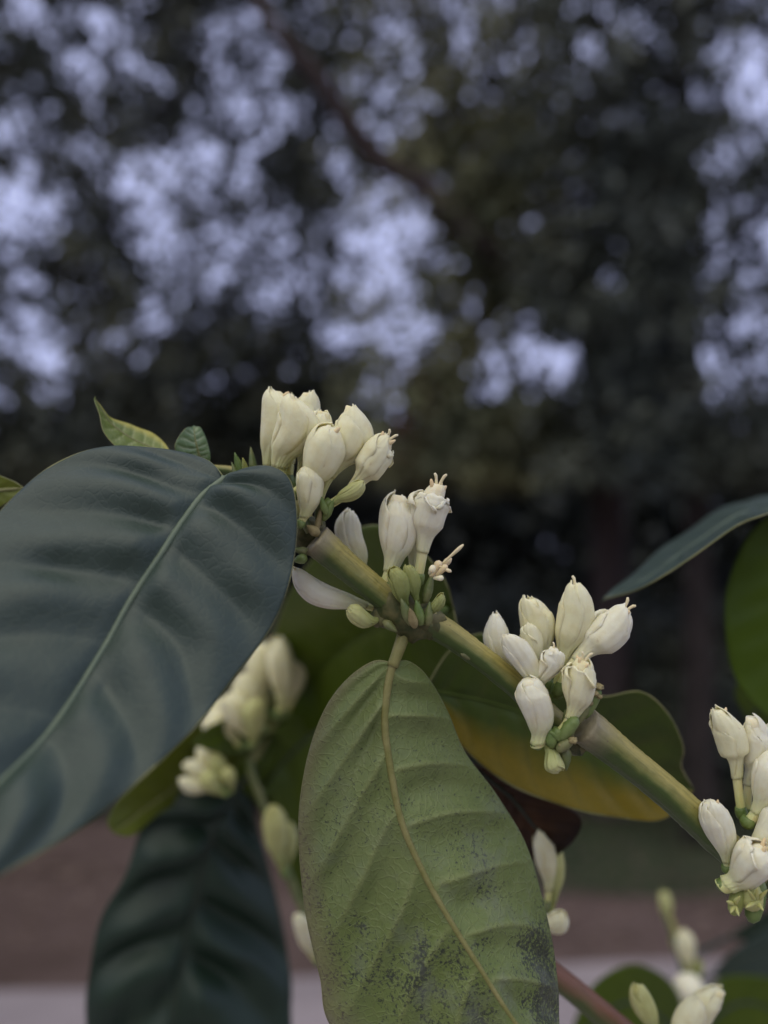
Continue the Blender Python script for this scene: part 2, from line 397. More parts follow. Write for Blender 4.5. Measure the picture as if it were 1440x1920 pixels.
def flower(parent, b, t, width, mat='petal', tf=.3, bend=0.0, open_=0.0, roll=None, style=0, stam=0, npet=5, calyx=True, blunt=.5, belly=.48,
           name='flower_bud', q=1.0, seed=None, twist=.35, tube_r=.34, label=None):
    """b/t: base and tip as photo pixel + distance; width in photo pixels."""
    g = random.Random(seed if seed is not None else rng.randrange(10**6))
    B = at(*b); T = at(*t); ax = T - B; L = ax.length
    x, y, z = frame(ax)
    k = (b[2] + t[2]) / 2
    Rm = pxm(width / 2, k) * .83
    side = z.cross(FWD).normalized()                      # in the picture plane
    if roll is None: roll = g.uniform(0, 6.28)
    prof = [(0, tube_r), (tf * .8, tube_r * 1.06), (tf + .10, .52), (tf + .26 * (1 - tf), .76), (max(.56, belly + .08), .95), (.74, 1.0), (.87, .84), (.95, .50 + .16 * blunt), (1.0, .14 + .2 * blunt)]
    bend *= 1.5; lop = side * g.choice((-1, 1)) * g.uniform(.05, .24) * Rm
    def ctr(tt): return B + ax * tt + lop * math.sin(tt * 6.5) + side * (bend * L * 4 * tt * (1 - tt) * (.6 + .6 * tt))
    m = M[mat]
    # floral tube
    V = []; F = []; AT = []; AU = []; ns_, nt_ = int(14 * q) + 4, 18
    tmax = .965
    for i in range(nt_):
        tt = tmax * i / (nt_ - 1); r = smo(prof, tt) * Rm * (.93 - .16 * min(1, max(0, (tt - tf) / .15)))
        for j in range(ns_):
            a = 2 * math.pi * j / ns_
            V.append(ctr(tt) + (x * math.cos(a) + y * math.sin(a)) * r); AT.append(tt); AU.append(math.cos(a))
    for i in range(nt_ - 1):
        for j in range(ns_):
            a = i * ns_ + j; c = i * ns_ + (j + 1) % ns_
            F.append((a, c, c + ns_, a + ns_))
    F.append(tuple((nt_ - 1) * ns_ + j for j in range(ns_)))
    fl = mesh_obj(name, V, F, m, parent, B, {'t': AT, 'u': AU})
    if label: fl['label'] = label
    # overlapping petals
    nu, nt = int(13 * q) + 2, int(20 * q) + 4
    for pk in range(npet):
        a0 = roll + 2 * math.pi * pk / npet
        hw = math.radians(82 * 5 / npet) * g.uniform(.75, 1.2)
        ln = 1 + g.uniform(-.07, .025); fl_ = open_ * g.uniform(.5, 1.2); dr = g.uniform(-.03, .05)
        t0 = tf * .85
        V = []; F = []; AT = []; AU = []
        ph = g.uniform(0, 9); curl = g.uniform(.5, 1.0) if (open_ > .08 and g.random() < .55) else 0
        for i in range(nt):
            v = i / (nt - 1)
            v = v + .10 * math.sin(math.pi * v) * v            # finer towards the tip
            v = min(v, 1.0)
            for j in range(nu):
                u = -1 + 2 * j / (nu - 1)
                te = ln - .13 * abs(u) ** 2.4 - .03 * u - .012 * math.sin(9 * u + ph)
                tt = t0 + (te - t0) * v
                r = smo(prof, min(1, tt / ln if tt > .8 else tt))
                wv = 1.0 - .25 * max(0, (v - .8) / .2) ** 2
                hwv = hw * wv * (.72 + .28 * min(1, v * 3))
                an = a0 + twist * (v - .4) + u * hwv
                rr = r * (1 + .13 * u * min(1, v * 2.5) + dr + .05 * (1 - u * u) - .07 * abs(u) ** 8) + fl_ * max(0, v - .45) ** 1.5 * 1.5
                rr += .07 * mnoise.noise(Vector((u * 1.3, v * 2.4, ph))) + .025 * v * mnoise.noise(Vector((u * 4, v * 6, ph))) + .012 * math.cos(3.1 * u) * v
                rr -= .018 * math.exp(-(u / .16) ** 2) * v
                e_ = max(0.0, (v - .72) / .28)
                if curl: rr += curl * .42 * e_ ** 1.4; tt -= curl * .10 * e_ ** 2.2
                V.append(ctr(tt) + (x * math.cos(an) + y * math.sin(an)) * (rr * Rm))
                AT.append(tt); AU.append(u)
        for i in range(nt - 1):
            for j in range(nu - 1):
                a = i * nu + j; F.append((a, a + 1, a + nu + 1, a + nu))
        o = mesh_obj('petal', V, F, m, fl, V[nu // 2], {'t': AT, 'u': AU})
        so = o.modifiers.new('thickness', 'SOLIDIFY'); so.thickness = Rm * .085; so.offset = -1
    if calyx:
        P = [B - ax * .05, B - ax * .02, B + ax * .03, B + ax * .085]
        P = catmull(P, 7)
        Vv, Ff, aa = tube_geo(P, [Rm * f for f in (.20, .33, .42, .45, .44, .42, .37)], 10, nz=.10, seed=g.random() * 9)
        mesh_obj('calyx', Vv, Ff, M['calyx'], fl, P[0], aa)
    tipc = ctr(.93)
    for i in range(style):
        d = (z + x * g.uniform(-.3, .5) + y * (-.5 + i) * .9 + UPV * .1).normalized()
        e = tipc + d * Rm * g.uniform(.8, 1.15)
        P = catmull([tipc - z * Rm * .3, tipc.lerp(e, .55) + z * Rm * .12, e], 8)
        Vv, Ff, aa = tube_geo(P, [Rm * f for f in (.11, .11, .10, .10, .09, .09, .10, .07)], 7)
        mesh_obj('style', Vv, Ff, M['style'], fl, P[0], aa)
    for i in range(stam):
        a = roll + i * 2.4 + g.uniform(-.4, .4)
        d = (z * g.uniform(.7, 1.2) + (x * math.cos(a) + y * math.sin(a)) * g.uniform(.3, .8)).normalized()
        s0 = tipc - z * Rm * .4 + (x * math.cos(a) + y * math.sin(a)) * Rm * .18
        e = s0 + d * Rm * g.uniform(.65, 1.0)
        P = catmull([s0, s0.lerp(e, .5) + x * Rm * .1, e], 7)
        Vv, Ff, aa = tube_geo(P, [Rm * f for f in (.08, .10, .13, .14, .13, .11, .05)], 7, nz=.2, seed=i)
        mesh_obj('stamen', Vv, Ff, M['anther'], fl, P[0], aa)
    return fl
def bract(parent, b, t, width, mat='bract', name='bract', bend=0.0, tab=None):
    B = at(*b); T = at(*t); k = (b[2] + t[2]) / 2
    side = (T - B).normalized().cross(FWD)
    tab = tab or [(0, .55), (.3, 1), (.6, .8), (.85, .4), (1, .06)]
    P = [B.lerp(T, i / 9) + side * (bend * (T - B).length * 4 * (i / 9) * (1 - i / 9)) for i in range(10)]
    Vv, Ff, aa = tube_geo(P, [pxm(width / 2, k) * smo(tab, i / 9) for i in range(10)], 10, nz=.12, flat=.8, seed=rng.random() * 20)
    n_ = len(Vv); aa = dict(aa); aa['t'] = [.6] * n_; aa['u'] = [0.0] * n_
    return mesh_obj(name, Vv, Ff, M[mat], parent, B, aa)
CUP = [(0, .5), (.15, .85), (.45, 1), (.75, .92), (.86, .70), (.9, .82), (.97, .85), (.985, .6), (1, .3)]

# ------------------------------------------------------------------ the setting
def mat_ground(name, a, b_, c_, sc):
    m, nt, out = new_mat(name); b = NB(nt)
    tc = b.n('ShaderNodeTexCoord').outputs['Object']
    c = b.mix(b.ramp(b.noise(sc, 6, .6, tc), [(.35, (0, 0, 0)), (.65, (1, 1, 1))]), a, b_)
    c = b.mix(b.ramp(b.noise(sc * 9, 4, .6, tc), [(.5, (0, 0, 0)), (.72, (1, 1, 1))]), c, c_)
    c = b.mix(b.ramp(b.noise(sc * .45, 3, .6, tc), [(.42, (0, 0, 0)), (.62, (.8,) * 3)]), c, c_)
    p = b.bsdf(c, .9, .2, b.bump(b.noise(sc * 14, 5, .6, tc), .6, .02))
    b.l(p.outputs[0], out.inputs[0]); return m
M['soil'] = mat_ground('soil', (.115, .080, .070), (.165, .118, .105), (.070, .046, .036), 1.3)
M['path'] = mat_ground('path_paving', (.33, .285, .29), (.38, .33, .335), (.27, .235, .24), 2.0)
M['grass_bed'] = mat_ground('grass_bed', (.035, .05, .025), (.05, .06, .03), (.06, .05, .035), 2)
def sheet(name, x0, x1, y0, y1, z, mat, nx=30, ny=30, amp=0.0, edge=None):
    V = []; F = []
    for i in range(ny + 1):
        for j in range(nx + 1):
            x = x0 + (x1 - x0) * j / nx; y = y0 + (y1 - y0) * i / ny
            if edge: x, y = edge(x, y, j / nx, i / ny)
            V.append((x, y, z + amp * mnoise.noise(Vector((x * .5, y * .5, 2)))))
    for i in range(ny):
        for j in range(nx):
            a = i * (nx + 1) + j; F.append((a, a + 1, a + nx + 2, a + nx + 1))
    o = mesh_obj(name, V, F, mat); o['kind'] = 'structure'; return o
sheet('ground', -150, 150, -60, 240, 0, M['soil'], 40, 40)
def gnd(px, py):
    d = FWD + (px - 720) / FPX * RGT - (py - 960) / FPX * UPV
    return CAM + d * (-CAM.z / d.z)
pa, pb = gnd(60, 1858), gnd(1400, 1795)
pdir = (pb - pa).normalized(); pnr = Vector((pdir.y, -pdir.x, 0))
def pedge(x, y, u, v):
    q = pa + pdir * x + pnr * (y + (.05 * mnoise.noise(Vector((x * 1.7, 0, 0))) if v == 0 else 0)); return q.x, q.y
sheet('path', -14, 14, 0, 7, .004, M['path'], 120, 8, edge=pedge)

def bulk(name, V, F, mat, parent=None, origin=(0, 0, 0)):
    V = np.asarray(V, np.float32).reshape(-1, 3) - np.asarray(origin, np.float32)
    F = np.asarray(F, np.int32); k = F.shape[1]
    me = bpy.data.meshes.new(name)
    me.vertices.add(len(V)); me.vertices.foreach_set('co', V.ravel())
    me.loops.add(F.size); me.loops.foreach_set('vertex_index', F.ravel())
    me.polygons.add(len(F)); me.polygons.foreach_set('loop_start', np.arange(0, F.size, k, dtype=np.int32))
    me.update(calc_edges=True); me.validate()
    for m in (mat if isinstance(mat, (list, tuple)) else [mat]): me.materials.append(m)
    o = bpy.data.objects.new(name, me); col.objects.link(o)
    if parent: o.parent = parent; o.location = Vector(origin) - wloc(parent)
    else: o.location = origin
    return o
def leaves(centres, per, spread, size):
    """folded leaf blades (two triangles each) in sprays round the given centres"""
    C = np.repeat(np.asarray(centres, float), per, axis=0); n = len(C)
    C = C + nrg.normal(0, spread, (n, 3))
    d = nrg.normal(0, 1, (n, 3)); d[:, 2] -= .3; d /= np.linalg.norm(d, axis=1)[:, None]
    w = np.cross(d, nrg.normal(0, 1, (n, 3))); w /= np.linalg.norm(w, axis=1)[:, None] + 1e-9
    nn = np.cross(d, w)
    L = size * nrg.uniform(.6, 1.3, (n, 1)); W = L * nrg.uniform(.22, .32, (n, 1))
    V = np.stack([C, C + d * L * .45 + w * W + nn * W * .35, C + d * L, C + d * L * .45 - w * W + nn * W * .35], 1)
    i = np.arange(n)[:, None] * 4
    F = np.concatenate([i + [0, 1, 2], i + [0, 2, 3]], 0)
    return V.reshape(-1, 3), F

def mat_foliage(name, a, c2, c3, transl=.12):
    m, nt, out = new_mat(name); b = NB(nt)
    tc = b.n('ShaderNodeTexCoord').outputs['Object']
    c = b.mix(b.ramp(b.noise(1.1, 3, .5, tc), [(.38, (0, 0, 0)), (.62, (1, 1, 1))]), a, c2)
    c = b.mix(b.ramp(b.noise(5, 2, .5, tc), [(.55, (0, 0, 0)), (.75, (.8,) * 3)]), c, c3)
    p = b.bsdf(c, .5, .3)
    b.l(p.outputs[0], out.inputs[0]); return m
M['fol1'] = mat_foliage('foliage_dark', (.050, .062, .050), (.095, .10, .062), (.068, .074, .064))
M['fol2'] = mat_foliage('foliage_olive', (.090, .105, .062), (.20, .20, .095), (.115, .12, .075))
M['fol3'] = mat_foliage('foliage_deep', (.040, .052, .046), (.080, .090, .064), (.056, .064, .056))
M['fol_red'] = mat_foliage('foliage_red', (.10, .015, .015), (.14, .02, .02), (.04, .012, .012))
M['bark'] = mat_plain('tree_bark', (.020, .017, .015), (.05, .04, .036), 6, .9, .2, .02, 14)
M['bark2'] = mat_plain('tree_bark_brown', (.045, .034, .032), (.07, .055, .05), 6, .9, .2, .02, 14)
M['grassblade'] = mat_foliage('grass_blade', (.035, .060, .022), (.06, .085, .03), (.07, .07, .03))

# how much sky shows through the crowns, read from the photograph in 60 x 64 pixel cells (0 none .. 9 open)
SKYMAP = ["656632573334546231623146", "544543654134525542524168", "355223566555531311143178", "442143245533431111521147",
          "546467774454311001100163", "882676573245640022300251", "972356546567640121100064", "441257566568861000110156",
          "342426445656731000631216", "663231111366761541001165", "663120111125543868600452", "552102110102203648001144",
          "110010000000210004100311", "000000000000000000000000"]
TREES = [  # name label, depth, column range, trunk pixel (x at base, x at top), trunk radius, bark, foliage
    dict(d=10.5, cols=(-18, 5), trunk=(150, 215), r=.055, bark='bark', fol='fol1', label='slim dark tree with thin open crown beyond the brown soil'),
    dict(d=13.0, cols=(4, 12), trunk=(600, 560), r=.06, bark='bark', fol='fol1', label='far airy tree with sky glinting through its fine foliage, behind the cream buds'),
    dict(d=9.0, cols=(11, 19), trunk=(1140, 1110), r=.20, bark='bark2', fol='fol2', label='dense olive tree with thick brown trunk and long slanting limb'),
    dict(d=7.2, cols=(18, 42), trunk=(1300, 1285), r=.11, bark='bark', fol='fol3', label='dark tree with narrow upright trunk standing in front of bright sky gaps'),
]
def owner(c):
    best = []
    for i, t in enumerate(TREES):
        a, b_ = t['cols']
        cen = (a + b_) / 2; hw = (b_ - a) / 2
        w = max(0.0, 1.15 - abs(c + .5 - cen) / hw)
        best.append(min(1, w * 3))
    return best
cent = [[] for _ in TREES]
for row in range(-12, 14):
    for c in range(-18, 42):
        inside = 0 <= c < 24 and row >= 0
        if inside: b_ = int(SKYMAP[row][c])
        elif row >= 0: b_ = int(SKYMAP[row][min(23, max(0, c))]) * .6 + 1.5
        else: b_ = 3.0  # unseen crown above the view, added to shade and hold back sky light
        cover = max(.02, 1 - b_ / (9.6 if b_ < 7 else 8.9))
        if b_ == 0: cover = .985
        w = owner(c); tot = sum(w) or 1
        for i, t in enumerate(TREES):
            if w[i] <= 0: continue
            d = t['d']; area = (60 / FPX * d) * (64 / FPX * d)
            spray = .0215 * (d / 9) ** 2
            lam = -math.log(max(.012, 1 - cover)) * area / spray * (w[i] / tot) * (1.38 if 3 <= b_ < 8 else 1.1) * (.6 if row < -3 else 1)
            n = nrg.poisson(lam)
            for _ in range(n):
                dd = d + nrg.normal(0, .55)
                pp = atm(60 * (c + nrg.uniform(0, 1)), 64 * (row + nrg.uniform(0, 1)), dd)
                if b_ > 0 and mnoise.noise(pp * (2.1 * 9 / d)) < -.32 + .02 * b_: continue
                cent[i].append(pp)
LIMBS = {0: [[(205, 420), (120, 330), (20, 260)], [(212, 250), (330, 180), (420, 40)], [(195, 560), (80, 520), (-60, 450)], [(190, 620), (290, 560), (380, 520)]],
         1: [[(575, 560), (470, 470), (330, 440)], [(570, 480), (660, 400), (720, 250)], [(565, 330), (500, 200), (430, 130)]],
         2: [[(1120, 620), (1000, 520), (880, 440), (800, 350), (700, 290), (600, 150), (520, 60), (440, -80)], [(1118, 480), (1000, 330), (930, 160), (900, -60)], [(1116, 420), (1190, 280), (1220, 100)], [(1125, 640), (980, 570), (900, 560)]],
         3: [[(1295, 500), (1400, 420), (1500, 300)], [(1295, 300), (1360, 180), (1400, 40)], [(1297, 640), (1220, 560), (1130, 540)], [(1290, 180), (1180, 120), (1120, 20)]]}
for i, t in enumerate(TREES):
    d = t['d']
    base = atm(t['trunk'][0], 1400, d); base.z = 0
    top = atm(t['trunk'][1], 330 if i == 2 else -420, d)
    root = thing('tree', t['label'], 'tree', base, 'background trees')
    my = 620 if i == 2 else 350
    mid1 = atm((t['trunk'][0] * 2 + t['trunk'][1]) / 3 + 8, 900, d); mid2 = atm(t['trunk'][1] - 6, my, d)
    tube('trunk', root, [base - Vector((0, 0, .05)), base + Vector((0, 0, .25)), mid1, mid2, top], [t['r'] * 1.5, t['r'] * 1.12, t['r'], t['r'] * .8, t['r'] * .25], M[t['bark']], 14, 28, nz=.12)
    for li, lb in enumerate(LIMBS[i]):
        P = [atm(x, y, d - (.9 * min(1, k_ / 2) if (i == 2 and li == 0) else 0) + (.0 if k_ == 0 else rng.uniform(-.25, .25))) for k_, (x, y) in enumerate(lb)]
        r0 = .15 if (i == 2 and li == 0) else min(.05, t['r'] * .6)
        tube('limb', root, P, [r0, r0 * .85, r0 * .7, r0 * .35], M[t['bark']], 9, 24, nz=.12)
    V, F = leaves([tuple(p) for p in cent[i]], 12, .10 * d / 9, .17 * d / 9)
    bulk('crown', V, F, M[t['fol']], root, base)
    if i == 2:
        C = [tuple(atm(790 + nrg.normal(0, 22), 800 + nrg.normal(0, 45), 8.3)) for _ in range(26)]
        V, F = leaves(C, 6, .05, .12)
        o = bulk('red_leaves', V, F, M['fol_red'], root, base); o['label'] = 'clump of dull red leaves'

# dark shrubs under the trees
def shrub(x, y, h, wd, n, fol, label, size=.16, dep=.7):
    root = thing('shrub', label, 'shrub', (x, y, 0), 'shrubs under the trees')
    for k in range(5):
        a = rng.uniform(0, 6.28); e = Vector((x + math.cos(a) * wd * .3, y + math.sin(a) * dep * .4, h * rng.uniform(.55, .85)))
        tube('stem', root, [Vector((x + math.cos(a) * .06, y + math.sin(a) * .06, -.03)), Vector((x, y, 0)).lerp(e, .5) + Vector((rng.uniform(-.08, .08), 0, .06)), e], [.03, .022, .01], M['bark'], 7, 10)
    C = []
    while len(C) < n:
        p = nrg.uniform(-1, 1, 3)
        if np.dot(p, p) > 1 or np.dot(p, p) < .12: continue
        if mnoise.noise(Vector(p * 2.3) + Vector((x, y, 0))) < -.22: continue
        C.append((x + p[0] * wd / 2 * 1.1, y + p[1] * dep, max(.03, h * (.5 + .5 * p[2]))))
    V, F = leaves(C, 6, .08, size)
    bulk('foliage', V, F, M[fol], root, (x, y, 0))
shrub(-3.9, 9.6, 2.3, 2.9, 900, 'fol3', 'dark rounded shrub at the foot of the slim dark tree', .17)
shrub(-1.5, 9.9, 2.6, 2.9, 900, 'fol1', 'grey green shrub behind the big blue green leaf', .17)
shrub(.35, 10.6, 2.9, 2.6, 900, 'fol3', 'deep green shrub left of the thick brown trunk', .17)
shrub(1.75, 10.4, 2.8, 2.4, 800, 'fol3', 'blackish shrub just right of the thick brown trunk', .17)
shrub(4.0, 9.3, 2.5, 2.8, 1000, 'fol1', 'dark broad shrub behind the patchy grass', .17)
# the wood that closes the view far behind
C = []
for _ in range(26000):
    x = nrg.uniform(-26, 26); y = nrg.uniform(15.5, 18.5)
    top = 7.6 + 1.0 * mnoise.noise(Vector((x * .35, 0, 4))) + .5 * mnoise.noise(Vector((x * 1.2, 3, 4)))
    C.append((x, y, nrg.uniform(0, 1) * top))
V, F = leaves(C, 5, .16, .42)
M['fol4'] = mat_foliage('foliage_far', (.024, .031, .030), (.046, .052, .042), (.032, .037, .036))
o = bulk('far_wood', V, F, M['fol4'])
o['kind'] = 'stuff'; o['label'] = 'dark mass of far woodland closing the view behind the trees'; o['category'] = 'woodland'
# patchy grass to the right of the bare soil
def gedge(x, y, u, v): return x + .35 * mnoise.noise(Vector((y * .9, u * 3, 1))), y + .3 * mnoise.noise(Vector((x * .8, v * 3, 6)))
sheet('grass_bed', .9, 9, 5.7, 9.4, .004, M['grass_bed'], 24, 14, edge=gedge)
n = 14000
gx = nrg.uniform(.9, 7, n); gy = nrg.uniform(5.6, 9.4, n)
keep = np.array([mnoise.noise(Vector((a * .9, b_ * .9, 3))) > -.25 - .5 * min(1, (a - .9)) for a, b_ in zip(gx, gy)])
gx, gy = gx[keep], gy[keep]; n = len(gx)
ga = nrg.uniform(0, 6.28, n); gh = nrg.uniform(.03, .09, n); gw = .004
B1 = np.stack([gx - np.cos(ga) * gw, gy - np.sin(ga) * gw, np.zeros(n)], 1); B2 = np.stack([gx + np.cos(ga) * gw, gy + np.sin(ga) * gw, np.zeros(n)], 1)
TP = np.stack([gx + nrg.normal(0, .03, n), gy + nrg.normal(0, .03, n), gh], 1)
V = np.stack([B1, B2, TP], 1).reshape(-1, 3); F = np.arange(3 * n).reshape(-1, 3)
o = bulk('grass', V, F, M['grassblade']); o['kind'] = 'stuff'; o['label'] = 'short patchy grass beside the bare brown soil'; o['category'] = 'grass'
# leaf litter on the soil
C = np.stack([nrg.uniform(-6, 6, 2600), nrg.uniform(4.4, 9.5, 2600), np.full(2600, .012)], 1)
V, F = leaves(C, 1, .001, .10); V[:, 2] = .008 + np.abs(V[:, 2] - .012) * .15
M['litter'] = mat_foliage('leaf_litter', (.15, .10, .075), (.30, .22, .17), (.07, .045, .03), .05)
o = bulk('leaf_litter', V, F, M['litter']); o['kind'] = 'stuff'; o['label'] = 'dry fallen leaves scattered over the brown soil'; o['category'] = 'leaf litter'

# ------------------------------------------------------------------ the branch in focus
BR = thing('coffee_branch', 'coffee branch in sharp focus with tan green stem, cream bud clusters and big quilted leaf', 'branch', at(1440, 1640, 1.02), 'flowering coffee branches')
u1 = pxm(1)
def seg(pts, rad, name='stem_segment', mat='stem', **kw):
    return tube(name, BR, [at(*p) for p in pts], [r * u1 * .86 for r in rad], M[mat], 44, 60, ridge=.075, nz=.045, **kw)
# stem segments between the nodes, each flaring towards its upper node
seg([(788, 1172, 1.02), (720, 1120, 1.015), (650, 1062, 1.01), (592, 1012, 1.0)], [33, 31, 33, 38], scar_tab=[(0, .15), (.1, 0), (.86, 0), (.96, .75), (1, 1)])
seg([(1090, 1400, 1.03), (1010, 1325, 1.03), (930, 1255, 1.02), (850, 1195, 1.02), (790, 1158, 1.02)], [29, 28, 28, 29, 34], scar_tab=[(0, .4), (.1, 0), (.9, 0), (1, .3)])
seg([(1420, 1640, 1.02), (1340, 1568, 1.02), (1250, 1485, 1.015), (1160, 1412, 1.01), (1092, 1358, 1.0)], [36, 37, 36, 37, 44], scar_tab=[(0, .2), (.1, 0), (.86, 0), (.97, .7), (1, 1)])
seg([(1720, 1900, 1.05), (1600, 1790, 1.05), (1500, 1700, 1.03), (1410, 1620, 1.03)], [42, 38, 36, 40])
seg([(598, 1018, 1.03), (560, 960, 1.05), (500, 905, 1.07), (440, 885, 1.09), (375, 878, 1.1), (330, 862, 1.1)], [24, 20, 15, 13, 12, 8])
for px, py, k, r, sq, s in ((755, 1150, 1.016, 46, (.75, .8, 1.25), 1), (800, 1165, 1.014, 34, (.8, .9, 1), 2), (1072, 1378, 1.03, 44, (.8, .8, 1), 3), (1405, 1615, 1.03, 46, (.8, .9, 1), 4), (582, 1000, 1.035, 38, (.8, .9, 1), 5), (715, 1158, 1.02, 24, (1, .8, .8), 6)):
    lump('node', BR, px, py, k, r, M['node'], sq, .35, s, RGT * .8 - UPV * .6)
for px, py, k, r, s in ((838, 1203, 1.006, 5, 11), (874, 1230, 1.006, 8, 12), (814, 1186, 1.005, 5, 13), (752, 1168, 1.0, 5, 14)):
    lump('scale_insect', BR, px, py, k, r, M['insect2'], (.6, .7, 1.5), .15, s, RGT * .8 - UPV * .45)

# --- leaves of this branch
leaf(BR, [(420, 895, 0.985), (372, 935, 0.960), (300, 1040, 0.916), (240, 1130, 0.885), (190, 1220, 0.854), (100, 1360, 0.791), (0, 1465, 0.729), (-120, 1590, 0.654), (-300, 1800, 0.554)],
     [(420, 895, 0.985), (382, 862, 1.0), (300, 840, 1.0), (200, 838, 0.985), (110, 870, 0.960), (30, 930, 0.929), (-40, 1010, 0.879), (-130, 1140, 0.816), (-210, 1300, 0.741), (-270, 1500, 0.654), (-300, 1800, 0.554)],
     [(420, 895, 0.985), (470, 880, 0.972), (515, 880, 0.960), (546, 908, 0.954), (556, 985, 0.948), (542, 1090, 0.929), (505, 1180, 0.904), (440, 1265, 0.866), (350, 1380, 0.816), (190, 1522, 0.741), (0, 1640, 0.666), (-120, 1715, 0.616), (-300, 1800, 0.554)],
     M['leaf'], 260, 50, N=7.6, sexp=.82, slant=2.0, slant_r=1.8, quilt=24, cup=.05, rim=M['edge'], rib=M['rib'], rib_r=(7, 2.2), groove=5, thick=3.4, margin_r=2.0, petiole=[(585, 1010, 1.04), (520, 930, 1.06), (450, 895, 1.03)], wav=6, vein_w=.06,
     label='big blue green leaf with pillowed blade between pale veins', seed=1)
leaf(BR, [(737, 1243, 1.005), (725, 1300, 1.0), (722, 1370, .995), (735, 1460, .99), (752, 1540, .985), (790, 1630, .98), (840, 1720, .975), (890, 1800, .97), (940, 1880, .965), (1000, 1970, .96), (1080, 2110, .955)],
     [(737, 1243, 1.005), (700, 1240, 1.01), (650, 1275, 1.01), (610, 1330, 1.01), (580, 1410, 1.01), (562, 1510, 1.005), (562, 1600, 1.0), (575, 1720, .995), (600, 1830, .99), (625, 1930, .985), (760, 2060, .97), (1080, 2110, .955)],
     [(737, 1243, 1.005), (765, 1240, 1.015), (800, 1268, 1.03), (840, 1335, 1.05), (872, 1412, 1.06), (930, 1490, 1.07), (985, 1580, 1.07), (1015, 1680, 1.065), (1038, 1780, 1.055), (1047, 1860, 1.045), (1050, 1950, 1.02), (1080, 2110, .955)],
     M['leaf_u'], 280, 50, N=8.5, slant=2.3, slant_r=1.0, ridge=4, quilt=-19, rib_side=-.3, cup=.03, rim=M['edge'], rib=M['rib_u'], rib_r=(8, 3), groove=-3, thick=3.2, margin_r=1.6, petiole=[(765, 1165, 1.03), (752, 1205, 1.01)], pet_r=11, wav=4, vein_w=.07,
     label='pale olive leaf underside specked with black mould', seed=2)
leaf(BR, [(796, 1292, 1.22), (960, 1330, 1.24), (1100, 1400, 1.25), (1220, 1450, 1.26), (1302, 1482, 1.27)],
     [(796, 1292, 1.22), (842, 1222, 1.22), (905, 1188, 1.22), (1000, 1225, 1.22), (1110, 1303, 1.21), (1200, 1297, 1.2), (1252, 1338, 1.21), (1280, 1400, 1.23), (1276, 1436, 1.25), (1302, 1482, 1.27)],
     [(796, 1292, 1.22), (828, 1345, 1.22), (880, 1412, 1.22), (960, 1472, 1.22), (1050, 1508, 1.22), (1150, 1532, 1.23), (1240, 1537, 1.24), (1302, 1482, 1.27)],
     M['leaf_y'], 80, 24, N=8, quilt=6, cup=-.03, rim=M['edge'], rib=M['rib_g'], margin_r=2.2, rib_r=(4, 2), wav=4, label='ageing green leaf turning yellow along its lower margin', seed=3)
leaf(BR, [(850, 1140, 1.20), (750, 1160, 1.36), (640, 1220, 1.68), (550, 1320, 1.97), (470, 1425, 2.08)],
     [(850, 1140, 1.20), (832, 1082, 1.18), (765, 1012, 1.18), (690, 986, 1.23), (600, 1035, 1.44), (540, 1120, 1.68), (505, 1220, 1.84), (480, 1330, 2.00), (470, 1425, 2.08)],
     [(850, 1140, 1.20), (862, 1220, 1.23), (840, 1290, 1.36), (720, 1315, 1.60), (640, 1345, 1.76), (560, 1385, 1.94), (470, 1425, 2.08)],
     M['leaf_b'], 80, 24, N=9, quilt=6, cup=.03, rim=M['edge'], rib=M['rib_g'], margin_r=2.2, rib_r=(4, 2), wav=4, petiole=[(785, 1160, 1.05), (830, 1145, 1.15)], pet_r=8, label='broad dull green leaf behind the middle buds', seed=4)
leaf(BR, [(322, 850, 1.1), (262, 828, 1.1), (212, 795, 1.09), (178, 744, 1.07)], [(322, 850, 1.1), (285, 860, 1.07), (232, 850, 1.06), (195, 808, 1.06), (178, 744, 1.07)],
     [(322, 850, 1.1), (300, 822, 1.12), (255, 800, 1.12), (208, 782, 1.1), (178, 744, 1.07)], M['leaf_n'], 60, 20, N=9, slant=1.0, quilt=3, rim=M['edge'], rib=M['edge'], rib_r=(3, 1.5), thick=2, wav=2, vein_w=.12,
     label='small young yellow green leaf at the shoot tip', seed=5)
leaf(BR, [(380, 878, 1.1), (372, 845, 1.09), (366, 818, 1.09), (364, 798, 1.1)], [(380, 878, 1.1), (350, 872, 1.08), (328, 838, 1.07), (345, 806, 1.08), (364, 798, 1.1)],
     [(380, 878, 1.1), (394, 866, 1.1), (390, 835, 1.1), (378, 804, 1.1), (364, 798, 1.1)], M['leaf_n2'], 60, 20, N=8, slant=.8, quilt=4, rim=M['edge'], rib=M['edge'], rib_r=(2.5, 1.2), thick=2, wav=1, vein_w=.16,
     label='tiny crinkled pale green leaf at the shoot tip', seed=6)

